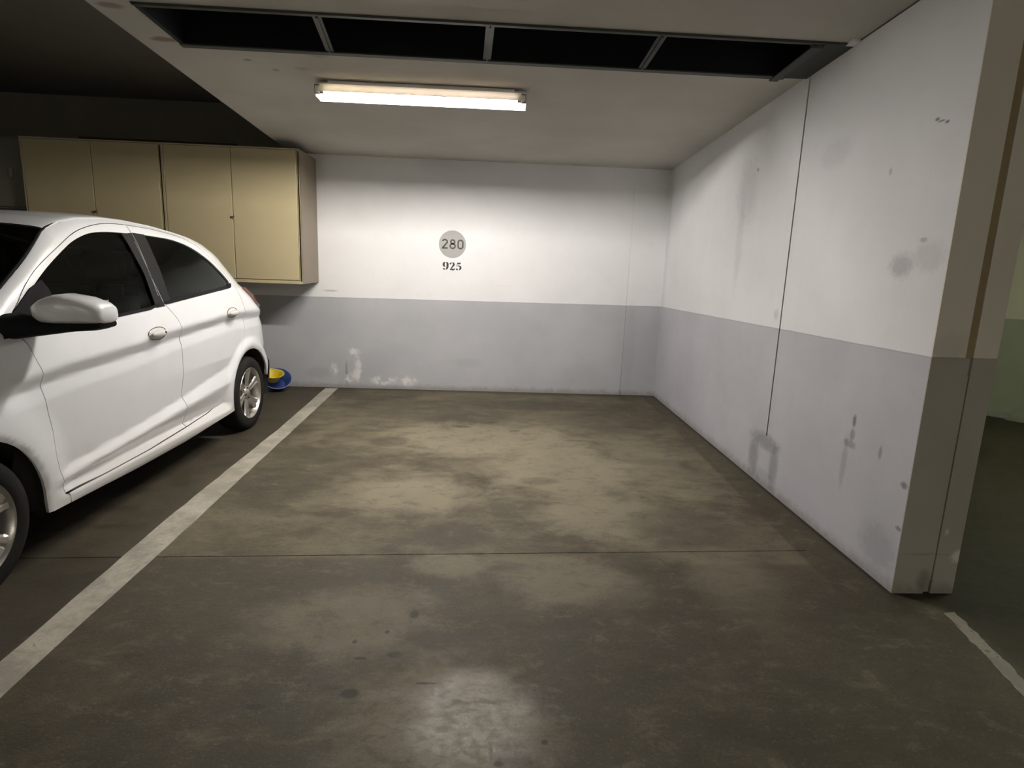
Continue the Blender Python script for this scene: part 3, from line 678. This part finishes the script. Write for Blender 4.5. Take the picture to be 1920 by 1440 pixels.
def smooth_line(P, step=.03):
    """Catmull-Rom through the points"""
    out = []; n = len(P)
    for i in range(n-1):
        p0, p1, p2, p3 = Vector(P[max(i-1, 0)]), Vector(P[i]), Vector(P[i+1]), Vector(P[min(i+2, n-1)])
        k = max(1, int((p2-p1).length/step))
        for j in range(k):
            t = j/k; q = .5*((2*p1)+(p2-p0)*t+(2*p0-5*p1+4*p2-p3)*t*t+(3*p1-p0-3*p2+p3)*t**3); out.append((q.x, q.y))
    return out+[tuple(P[-1])]
_cache = {}
def panel(name, poly, mat, parent, hole=None, off=0., skirt=.022, gap=.0028, step=.028, sides=(1, -1)):
    poly = shrink(poly, gap) if gap else (poly if area(poly) > 0 else poly[::-1])
    bd = dens(poly, step); hb = []
    if hole:
        hole = shrink(hole, 0.0); hb = dens(hole, step)
    pts = [Vector(p) for p in bd+hb]; nb, nh = len(bd), len(hb)
    E = [(i, (i+1) % nb) for i in range(nb)]+[(nb+i, nb+(i+1) % nh) for i in range(nh)]
    x0, x1 = min(p[0] for p in bd), max(p[0] for p in bd); y0, y1 = min(p[1] for p in bd), max(p[1] for p in bd)
    edge = bd+hb; st = step*.8
    gy = y0+st*.5
    zst = step*.62
    while gy < y1:
        gx = x0+st*.5
        while gx < x1:
            if inside((gx, gy), bd) and not (hole and inside((gx, gy), hb)):
                if min((gx-a)**2+(gy-b)**2 for a, b in edge) > (zst*.55)**2: pts.append(Vector((gx, gy)))
            gx += st
        gy += zst
    V, _, F, ov, _, _ = delaunay_2d_cdt(pts, E, [], 0, 1e-6)
    tr = []
    for f in F:
        c = sum((V[i] for i in f), Vector((0, 0)))/len(f)
        if inside(c, bd) and not (hole and inside(c, hb)): tr.append(f)
    rev = {}
    for i, l in enumerate(ov):
        for q in l: rev[q] = i
    objs = []
    for sd in sides:
        vs, ns, fs = [], [], []
        for p in V:
            a, b = pt(p.x, p.y, off, sd); vs.append(a); ns.append(b)
        for f in tr: fs.append(tuple(f) if sd < 0 else tuple(f)[::-1])
        # orientation check
        loops = [[rev[i] for i in range(nb)]]+([[rev[nb+i] for i in range(nh)]] if hole else [])
        for li, L in enumerate(loops):
            m = len(L); k0 = len(vs)
            for q, i in enumerate(L):
                a, b, c = V[L[q-1]], V[i], V[L[(q+1) % m]]; t = (c-a).normalized()
                o = Vector((t.y, -t.x)) * (1 if li == 0 else -1)
                nn = Vector((0, -o.x, o.y)); P_, N_ = pt(b.x, b.y, off, sd)
                vs.append(P_); ns.append(nn); P2 = P_-N_*skirt; vs.append(P2); ns.append(nn)
            for q in range(m):
                a, b = k0+2*q, k0+2*((q+1) % m); qd = (a, a+1, b+1, b)
                if (sd > 0) == (li == 0): qd = qd[::-1]
                fs.append(qd)
        o = mk(name, vs, fs, mat, parent, True)
        me = o.data
        # make winding agree with the wanted normals
        bad = [p.index for p in me.polygons if p.normal.dot(ns[p.vertices[0]]) < 0]
        if bad:
            fs2 = [tuple(reversed(f)) if i in set(bad) else f for i, f in enumerate(fs)] if len(bad) < 1e9 else fs
            bpy.data.objects.remove(o); o = mk(name, vs, fs2, mat, parent, True); me = o.data
        me.normals_split_custom_set_from_vertices([tuple(n) for n in ns])
        objs.append(o)
    return objs

F_EDGE = smooth_line([(2.035, .281), (2.036, .34), (2.052, .464), (2.048, .577), (2.063, .67), (2.078, .78), (2.090, .851), (2.112, .923), (2.130, .988), (2.185, 1.050)])
A_CUT = smooth_line([(2.185, 1.050), (2.150, 1.105), (2.076, 1.165), (2.012, 1.221), (1.881, 1.303), (1.666, 1.405), (1.475, 1.481), (1.267, 1.525), (1.084, 1.535), (.933, 1.530), (.733, 1.516), (.539, 1.487), (.379, 1.440), (.238, 1.352), (.151, 1.270), (.060, 1.160), (.000, 1.05)])
R_EDGE = smooth_line([(.000, 1.05), (-.040, .892), (-.040, .80), (.000, .725), (.095, .653), (.205, .553), (.285, .455), (.345, .365), (.40, .316)])
BOT = [(.40, .316), (.60, .300), (.933, .287), (1.35, .276), (1.75, .274), (2.035, .281)]
SPLIT = smooth_line([(.905, .2885), (.905, .443), (.915, .508), (.900, .633), (.905, .836), (.940, .974), (1.045, 1.10), (1.055, 1.25), (1.045, 1.42), (1.030, 1.5335)])
def near(path, p): return min(range(len(path)), key=lambda i: (path[i][0]-p[0])**2+(path[i][1]-p[1])**2)
it = near(A_CUT, SPLIT[-1])
ib = 2
FD = F_EDGE+A_CUT[1:it+1]+SPLIT[::-1]+[(1.35, .276), (1.75, .274)]
RD = SPLIT+A_CUT[it+1:]+R_EDGE[1:]+[(.60, .300)]
GF = smooth_line([(2.150, 1.030), (2.165, 1.062), (2.110, 1.118), (1.985, 1.205), (1.870, 1.275), (1.737, 1.345), (1.587, 1.415), (1.434, 1.463), (1.326, 1.480), (1.198, 1.486), (1.068, 1.484)])+\
     [(1.068, 1.484), (1.072, 1.353), (1.078, 1.25), (1.082, 1.10), (1.085, 1.083)]+[(1.19, 1.068), (1.5, 1.053), (1.886, 1.038)]
GR = [(1.012, 1.487)]+smooth_line([(.95, 1.484), (.877, 1.480), (.657, 1.464), (.457, 1.418), (.305, 1.345), (.190, 1.262), (.120, 1.195)])+[(.108, 1.168), (.130, 1.155), (.168, 1.150), (.517, 1.126), (.80, 1.105), (1.03, 1.087), (1.025, 1.25), (1.02, 1.40)]
fdo = panel('front_door', FD, M['paint'], car, hole=GF)
rdo = panel('rear_door', RD, M['paint'], car, hole=GR)
for i, sd in enumerate((1, -1)):
    panel('window', [p for p in GF], M['glass'], fdo[i], off=-.010, gap=-.004, skirt=.002, step=.05, sides=(sd,))
    panel('window', [p for p in GR], M['glass'], rdo[i], off=-.010, gap=-.004, skirt=.002, step=.05, sides=(sd,))
    # black films on both sides of the split between the doors
    panel('pillar_film', [(1.130, 1.480), (1.036, 1.488), (1.059, 1.25), (1.042, 1.070), (1.130, 1.066), (1.112, 1.25)], M['gloss_black'], fdo[i], off=.002, gap=0, skirt=.004, sides=(sd,))
    panel('pillar_film', [(1.030, 1.490), (.925, 1.484), (.945, 1.25), (.965, 1.085), (1.036, 1.082), (1.053, 1.25)], M['gloss_black'], rdo[i], off=.002, gap=0, skirt=.004, sides=(sd,))
    panel('window_trim', [(1.060, 1.44), (1.051, 1.44), (1.056, 1.25), (1.064, 1.13), (1.070, 1.13), (1.066, 1.25)], M['chrome'], rdo[i], off=.003, gap=0, skirt=.003, step=.02, sides=(sd,))
    # black window seals
    panel('window_seal', [(2.15, 1.040)]+[(s, z+.013) for s, z in BELT[::-1] if 1.1 < s < 2.1]+[(1.09, 1.092), (1.09, 1.078)]+[(s, z-.003) for s, z in BELT if 1.1 < s < 2.1]+[(2.15, 1.022)], M['black_plastic'], fdo[i], off=.004, gap=0, skirt=.006, sides=(sd,))
    panel('window_seal', [(1.028, 1.098), (.517, 1.136), (.168, 1.160), (.110, 1.175), (.098, 1.165), (.130, 1.144), (.168, 1.139), (.517, 1.115), (1.028, 1.078)], M['black_plastic'], rdo[i], off=.004, gap=0, skirt=.006, sides=(sd,))
    # mirror sail, a black triangle in the window corner
    panel('mirror_sail', [(2.235, 1.020), (2.225, 1.050), (2.130, 1.122), (1.990, 1.212), (1.905, 1.245), (1.885, 1.20), (1.885, 1.022)], M['black_plastic'], fdo[i], off=.007, gap=0, skirt=.012, sides=(sd,))

def arch(c, r, a0, a1, n=26): return [(c+r*math.cos(math.radians(a0+(a1-a0)*i/n)), WZ+r*math.sin(math.radians(a0+(a1-a0)*i/n))) for i in range(n+1)]
def rearb(z, u=.72): return s0r(z)-u*(s0r(z)-send(z))
def frontb(z, u=.72): return s0f(z)+u*(fend(z)-s0f(z))
zr_end = lerp(-.2, RIM)-.004
rimtop = [(s, z-.003) for s, z in smooth_line([p for p in RIM if -.15 < p[0] < 2.34])]
ra = arch(WR, RA, 190, -10)          # rear arch, back to front
fa = arch(WF, RA, 190, -10)
SILL = [(.250, .238), (.30, .236), (.96, .206), (1.466, .208), (2.01, .226), (2.145, .229)]
rz = [1.385, 1.3, 1.2, 1.1, 1.0, .9, .8, .7, .6, .5, .4, .345]
BS = rimtop[::-1]+[(rearb(z), z) for z in rz]+[p for p in ra if p[1] > .345 or p[0] > WR]+SILL[:-1]+[(2.012, .262)]+[(2.012, .276)]+BOT[::-1][1:-1]+R_EDGE[::-1]+A_CUT[::-1][1:]
BS = [p for i, p in enumerate(BS) if (Vector(p)-Vector(BS[i-1])).length > 1e-4]
panel('body_side', BS, M['paint'], car, gap=.001)
fz = [.24, .3, .4, .5, .6, .7, .76]
FE = F_EDGE[::-1]+[(2.012, .26), (2.012, .226), (2.145, .229)]+fa[2:-1]+[(WF+RA+.01, .24)]+[(frontb(z), z) for z in fz]+[(frontb(.84), .87)]
FE += [(s, z-.003) for s, z in RIM[::-1] if 2.2 < s < frontb(.87)-.02]+[(2.215, 1.09)]
panel('fender', FE, M['paint'], car, gap=.0022)
panel('bumper_valance', [(-.47, .50), (rearb(.5, .74), .52), (rearb(.36, .74), .35), (-.468, .35), (-.470, .42)], M['black_plastic'], car, off=.010, gap=0)
panel('tail_light', [(-.130, 1.125), (-.235, 1.118), (rearb(1.09, .80), 1.10), (rearb(.99, .80), .96), (-.40, .962), (-.32, .985), (-.22, 1.045)], M['tail'], car, off=.016, gap=0, step=.02)
# dark lining behind doors and seams
panel('body_lining', [(2.25, .25), (2.25, 1.0), (1.0, 1.05), (.1, 1.10), (-.1, .95), (-.1, .72), (.3, .5), (.35, .25)], M['liner'], car, off=-.035, gap=0, skirt=.001, step=.08)
panel('body_lining', [(2.26, 1.06), (1.66, 1.46), (1.3, 1.545), (1.0, 1.545), (.5, 1.50), (.2, 1.42), (-.05, 1.2), (.04, 1.1), (.10, 1.20), (.30, 1.37), (.45, 1.44), (.66, 1.485), (1.07, 1.505), (1.43, 1.482), (1.74, 1.365), (2.13, 1.08)], M['liner'], car, off=-.030, gap=0, skirt=.001, step=.05)

# top surfaces -------------------------------------------------------------
def gridmesh(name, rows, mat, parent, smooth=True, flip=False):
    n, m = len(rows), len(rows[0]); v = [p for r in rows for p in r]
    f = [(i*m+j, i*m+j+1, (i+1)*m+j+1, (i+1)*m+j) for i in range(n-1) for j in range(m-1)]
    if flip: f = [q[::-1] for q in f]
    return mk(name, v, f, mat, parent, smooth)
VS = [-1+2*i/36 for i in range(37)]; VS = [math.sin(v*PI/2) for v in VS]
def sup(v, n=2.5): return max(0, 1-abs(v)**n)**(1/n)
def top_row(s, cr, fw=0, dz=0, le=None):
    zr = lerp(s, RIM)-.003; l = lat(s, zr) if le is None else le
    return [(l*v, -(s+fw*(1-v*v)), zr+dz+cr*sup(v)) for v in VS]
rows = []; ss = [1.675-i*.035 for i in range(57)]
for i, s in enumerate(ss):
    if s < send(1.38)+.01: break
    rows.append(top_row(s, .030, .07*max(0, 1-i/8)))
rows.append([(v*.02, -(send(1.38)+.004), lerp(send(1.38), RIM)) for v in VS])
gridmesh('roof', rows, M['paint'], car)
rows = []
for i in range(17):
    t = i/16; s = 2.325+(1.69-2.325)*t
    rows.append(top_row(s, .02+.008*t, .22*(1-t)+.075*t, dz=0, le=lat(s, lerp(s, RIM)-.003)-.004))
gridmesh('windshield', rows, M['glass'], car)
MB().tube([(p[0], p[1]+.012, p[2]-.004) for p in rows[-1]], .009, 6).build('windshield_seal', M['black_plastic'], car, smooth=True)
for sd in (1, -1):
    MB().tube([(sd*(lat(s, lerp(s, RIM)-.003)-.006), -s, lerp(s, RIM)+.001) for s in [2.3-.05*i for i in range(16)]], [.008]*12+[.007, .005, .004, .002], 6).build('drip_moulding', M['black_plastic'], car, smooth=True)
rows = [top_row(2.34+.03*k, .02, .20) for k in range(2)]
gridmesh('cowl', rows, M['black_plastic'], car)
rows = []
for k in range(16):
    s = 2.375+k*.045; t = k/15
    rows.append(top_row(s, .035+.05*math.sin(PI*min(1, t*.8+.2)), .19*(1-t)+.12*t))
gridmesh('hood', rows, M['paint'], car)
def cap(name, zs, front, mat, p0=-1, p1=1, off=0, n=28):
    rows = []
    for z in zs:
        a, e = (s0f(z), fend(z)) if front else (s0r(z), send(z)); r = []
        c0 = math.acos(.72**(NE/2))
        for i in range(n+1):
            ph = (p0+(p1-p0)*i/n)*c0
            ph = (p0+(p1-p0)*i/n)*(PI/2-c0)
            q = ph; k = abs(math.sin(q)); u = math.cos(q)**(2/NE); l0 = .845-insz(a if not front else a, z)
            l = l0*(k**(2/NE))*(1 if q > 0 else -1)
            s = a+(e-a)*u
            r.append((l*(1+off), -(s+(off if front else -off)), z))
        rows.append(r)
    return gridmesh(name, rows, mat, car, flip=not front)
def phi_edge(): return math.acos(.72**(NE/2))
# parametrise so that +-1 reaches the side panels' edge (u = .72)
def cap2(name, zs, front, mat, p0=-1., p1=1., off=0., n=28):
    rows = []; pe = phi_edge()
    for z in zs:
        a, e = (s0f(z), fend(z)) if front else (s0r(z), send(z)); r = []
        l0 = .845-insz(a, z)
        for i in range(n+1):
            q = (p0+(p1-p0)*i/n)*pe; k = abs(math.sin(q)); u = math.cos(q)**(2/NE)
            r.append((l0*(1-u**NE)**(1/NE)*(1 if q > 0 else -1)*(1+off), -(a+(e-a)*u+(off if front else -off)), z))
        rows.append(r)
    return gridmesh(name, rows, mat, car, flip=front)
fr = lambda a, b, k: [a+(b-a)*i/k for i in range(k+1)]
tg = cap2('tailgate', fr(.63, 1.385, 22), False, M['paint'])
cap2('rear_window', fr(1.06, 1.34, 8), False, M['gloss_black'], -.8, .8, .006)
cap2('rear_bumper', fr(.50, .622, 5), False, M['paint'])
cap2('bumper_valance', fr(.33, .50, 6), False, M['black_plastic'], -1, 1, .01)
cap2('front_bumper', fr(.24, .84, 16), True, M['paint'])
cap2('grille', fr(.34, .60, 6), True, M['black_plastic'], -.7, .7, .006)
for a, b in ((-1, -.72), (.72, 1)):
    cap2('headlight', fr(.66, .80, 6), True, M['lens'], a, b, .008, 8)
MB().box(-.62, .62, -2.95, .55, .17, .21).build('underbody', M['liner'], car)
for c in (WR, WF):
    for sd in (1, -1):
        rows = []
        for i in range(25):
            a = math.radians(-14+208*i/24); rows.append([(sd*l, -(c+(RA+.006)*math.cos(a)), WZ+(RA+.006)*math.sin(a)) for l in (.815, .52)])
        rows2 = rows+[]
        mbw = MB(); v = [p for r in rows for p in r]; n = len(rows)
        mbw.add(v, [(2*i, 2*i+1, 2*i+3, 2*i+2) for i in range(n-1)]); mbw.add([r[1] for r in rows], [tuple(range(n))])
        mbw.build('wheel_well', M['liner'], car, smooth=True, angle=.8)
# wheels -------------------------------------------------------------------
def wheel(s, sd, y_extra=0):
    f = 1
    tp = [(.196, -.085), (.205, -.092), (.25, -.097), (.277, -.090), (.290, -.074), (.2945, -.05), (.295, 0), (.2945, .05), (.290, .074), (.277, .090), (.25, .097), (.205, .092), (.196, .085)]
    o = MB().lathe(tp, 64, 'x', close=True).build('wheel', M['rubber'], car, smooth=True, angle=.9)
    o.location = (sd*.722, -s, .294); o.rotation_euler = (0, 0, 0 if sd > 0 else PI)
    rp = [(.170, -.08), (.190, -.06), (.190, .055), (.202, .080), (.207, .090), (.203, .095), (.197, .089), (.186, .066), (.184, .03), (.165, -.075)]
    MB().lathe(rp, 64, 'x').build('rim', M['alloy'], o, smooth=True, angle=.9)
    MB().lathe([(0, .0), (.125, .0), (.13, -.02), (0, -.022)], 40, 'x').build('brake_disc', M['rotor'], o, smooth=True, angle=.6)
    MB().lathe([(0, -.05), (.188, -.05), (.188, -.06)], 40, 'x').build('wheel_back', M['liner'], o)
    for k in range(6):
        a0 = 2*PI*k/6+.35; m = MB(); prof = [(.035, .062, .026), (.08, .066, .027), (.13, .070, .034), (.17, .074, .046), (.195, .080, .062)]
        v = []
        for r, x, hw in prof:
            for w_, xx in ((-hw, x-.012), (-hw*.72, x), (-hw*.18, x), (0, x-.010), (hw*.18, x), (hw*.72, x), (hw, x-.012), (0, x-.03)):
                ca, sa = math.cos(a0), math.sin(a0); v.append((xx, r*ca-w_*sa, r*sa+w_*ca))
        q = 8; F = [(i*q+j, i*q+(j+1) % q, (i+1)*q+(j+1) % q, (i+1)*q+j) for i in range(4) for j in range(q)]
        m.add(v, F+[tuple(range(q))[::-1]]); m.build('spoke', M['alloy'], o, bevel=.002)
    MB().lathe([(0, .082), (.020, .081), (.028, .074), (.045, .070), (.055, .058), (.055, .03)], 32, 'x').build('hub_cap', M['alloy'], o, smooth=True, angle=.7)
    for k in range(4):
        a = 2*PI*k/4+.2; MB().lathe([(0, .077), (.007, .076), (.008, .068)], 10, 'x', (0, .042*math.cos(a), .042*math.sin(a))).build('wheel_nut', M['rotor'], o, smooth=True, angle=.7)
    return o
for s in (WR, WF):
    for sd in (1, -1): wheel(s, sd)
# mirrors ------------------------------------------------------------------
def secloft(name, secs, mat, parent, sd, n=28, ex=2.8):
    v = []; m = len(secs)
    for l, s, hs, z0, z1 in secs:
        for i in range(n):
            a = 2*PI*i/n; c_, s_ = math.cos(a), math.sin(a)
            v.append((sd*l, -(s+hs*math.copysign(abs(c_)**(2/ex), c_)), (z0+z1)/2+(z1-z0)/2*math.copysign(abs(s_)**(2/ex), s_)))
    f = [(i*n+j, i*n+(j+1) % n, (i+1)*n+(j+1) % n, (i+1)*n+j) for i in range(m-1) for j in range(n)]+[tuple(range(n))[::-1], tuple((m-1)*n+j for j in range(n))]
    if sd > 0: f = [q[::-1] for q in f]
    return MB().add(v, f).build(name, mat, parent, smooth=True, angle=1.0)
for i, sd in enumerate((1, -1)):
    mi = secloft('mirror', [(.832, 2.105, .008, 1.133, 1.143), (.862, 2.105, .040, 1.092, 1.160), (.89, 2.10, .058, 1.076, 1.180), (.94, 2.085, .080, 1.072, 1.199), (.975, 2.07, .088, 1.072, 1.203), (1.04, 2.05, .088, 1.072, 1.190),
                            (1.09, 2.035, .078, 1.073, 1.168), (1.107, 2.03, .066, 1.077, 1.153), (1.113, 2.03, .05, 1.085, 1.14)], M['paint'], car, sd, ex=2.9)
    secloft('mirror_base', [(.79, 2.155, .09, 1.010, 1.12), (.84, 2.125, .085, 1.018, 1.10), (.90, 2.09, .08, 1.026, 1.085), (1.0, 2.055, .085, 1.042, 1.08), (1.07, 2.035, .078, 1.046, 1.08), (1.102, 2.03, .06, 1.056, 1.084)], M['black_plastic'], mi, sd, ex=3.2)
    MB().box(min(sd*.90, sd*1.08), max(sd*.90, sd*1.08), -1.985, -1.975, 1.085, 1.175).build('mirror_glass', M['chrome'], mi, bevel=.003)
# door handles -------------------------------------------------------------
def ellip(rx, ry, rz, n=20, m=12):
    v = [(rx*math.sin(PI*j/m)*math.cos(2*PI*i/n), ry*math.cos(PI*j/m), rz*math.sin(PI*j/m)*math.sin(2*PI*i/n)) for i in range(n) for j in range(m+1)]
    f = [(i*(m+1)+j, i*(m+1)+j+1, ((i+1) % n)*(m+1)+j+1, ((i+1) % n)*(m+1)+j) for i in range(n) for j in range(m)]
    return v, f
for i, sd in enumerate((1, -1)):
    for par, s, z, L in ((fdo[i], 1.190, .926, .088), (rdo[i], .205, .966, .078)):
        P_, N_ = pt(s, z, 0, sd)
        cup = MB().add(*ellip(.014, L+.004, .036)).build('handle_cup', M['alloy'] if False else M['paint'], par, smooth=True); cup.location = P_-N_*.0045
        rg = MB().tube([(0, (L+.004)*math.cos(2*PI*k/40), .036*math.sin(2*PI*k/40)) for k in range(41)], .0022, 5, cap=False).build('handle_seam', M['joint'], cup, smooth=True)
        rg.location = (0.004*sd, 0, 0)
        gp = MB().add(*ellip(.014, L*.97, .019)).build('handle', M['paint'], par, smooth=True); gp.location = P_+N_*.020+Vector((0, 0, -.002))
        if s > 1:
            kh = MB().lathe([(0, .003), (.007, .003), (.008, 0)], 16, 'x').build('keyhole', M['rotor'], gp, smooth=True, angle=.6); kh.location = (sd*.0115, .030, .003)
# cabin --------------------------------------------------------------------
def seat(x, s):
    st = MB().box(-.25, .25, -.27, .25, .30, .50).build('seat', M['seat'], car, bevel=.05, seg=4); st.location = (x, -s, 0)
    b = MB(); b.add([(-.24, .18, .48), (.24, .18, .48), (.24, .30, .48), (-.24, .30, .48), (-.20, .38, 1.12), (.20, .38, 1.12), (.20, .47, 1.12), (-.20, .47, 1.12)],
          [(0, 3, 2, 1), (4, 5, 6, 7), (0, 1, 5, 4), (1, 2, 6, 5), (2, 3, 7, 6), (3, 0, 4, 7)])
    b.build('backrest', M['seat'], st, bevel=.045, seg=4)
    MB().box(-.14, .14, .40, .49, 1.185, 1.375).build('headrest', M['seat'], st, bevel=.035, seg=3)
    for q in (-.085, .085): MB().tube([(q, .445, 1.10), (q, .445, 1.19)], .008, 8).build('headrest_post', M['post'], st, smooth=True, angle=.8)
seat(.40, 1.35); seat(-.40, 1.35)
rs = MB().box(-.60, .60, -.25, .25, .32, .52).build('rear_seat', M['seat'], car, bevel=.05, seg=3); rs.location = (0, -.45, 0)
b = MB(); b.add([(-.60, .15, .5), (.60, .15, .5), (.60, .28, .5), (-.60, .28, .5), (-.56, .36, 1.12), (.56, .36, 1.12), (.56, .44, 1.12), (-.56, .44, 1.12)],
          [(0, 3, 2, 1), (4, 5, 6, 7), (0, 1, 5, 4), (1, 2, 6, 5), (2, 3, 7, 6), (3, 0, 4, 7)]); b.build('backrest', M['seat'], rs, bevel=.04, seg=3)
MB().box(-.68, .68, -2.35, -1.95, .45, 1.02).build('dashboard', M['black_plastic'], car, bevel=.06, seg=4)
MB().tube([(.36+.18*math.cos(2*PI*k/32), -1.82+.06*math.sin(2*PI*k/32), .98+.17*math.sin(2*PI*k/32)) for k in range(33)], .014, 8, cap=False).build('steering_wheel', M['black_plastic'], car, smooth=True)
MB().box(-.70, .70, -2.3, .0, .21, .32).build('cabin_floor', M['liner'], car)
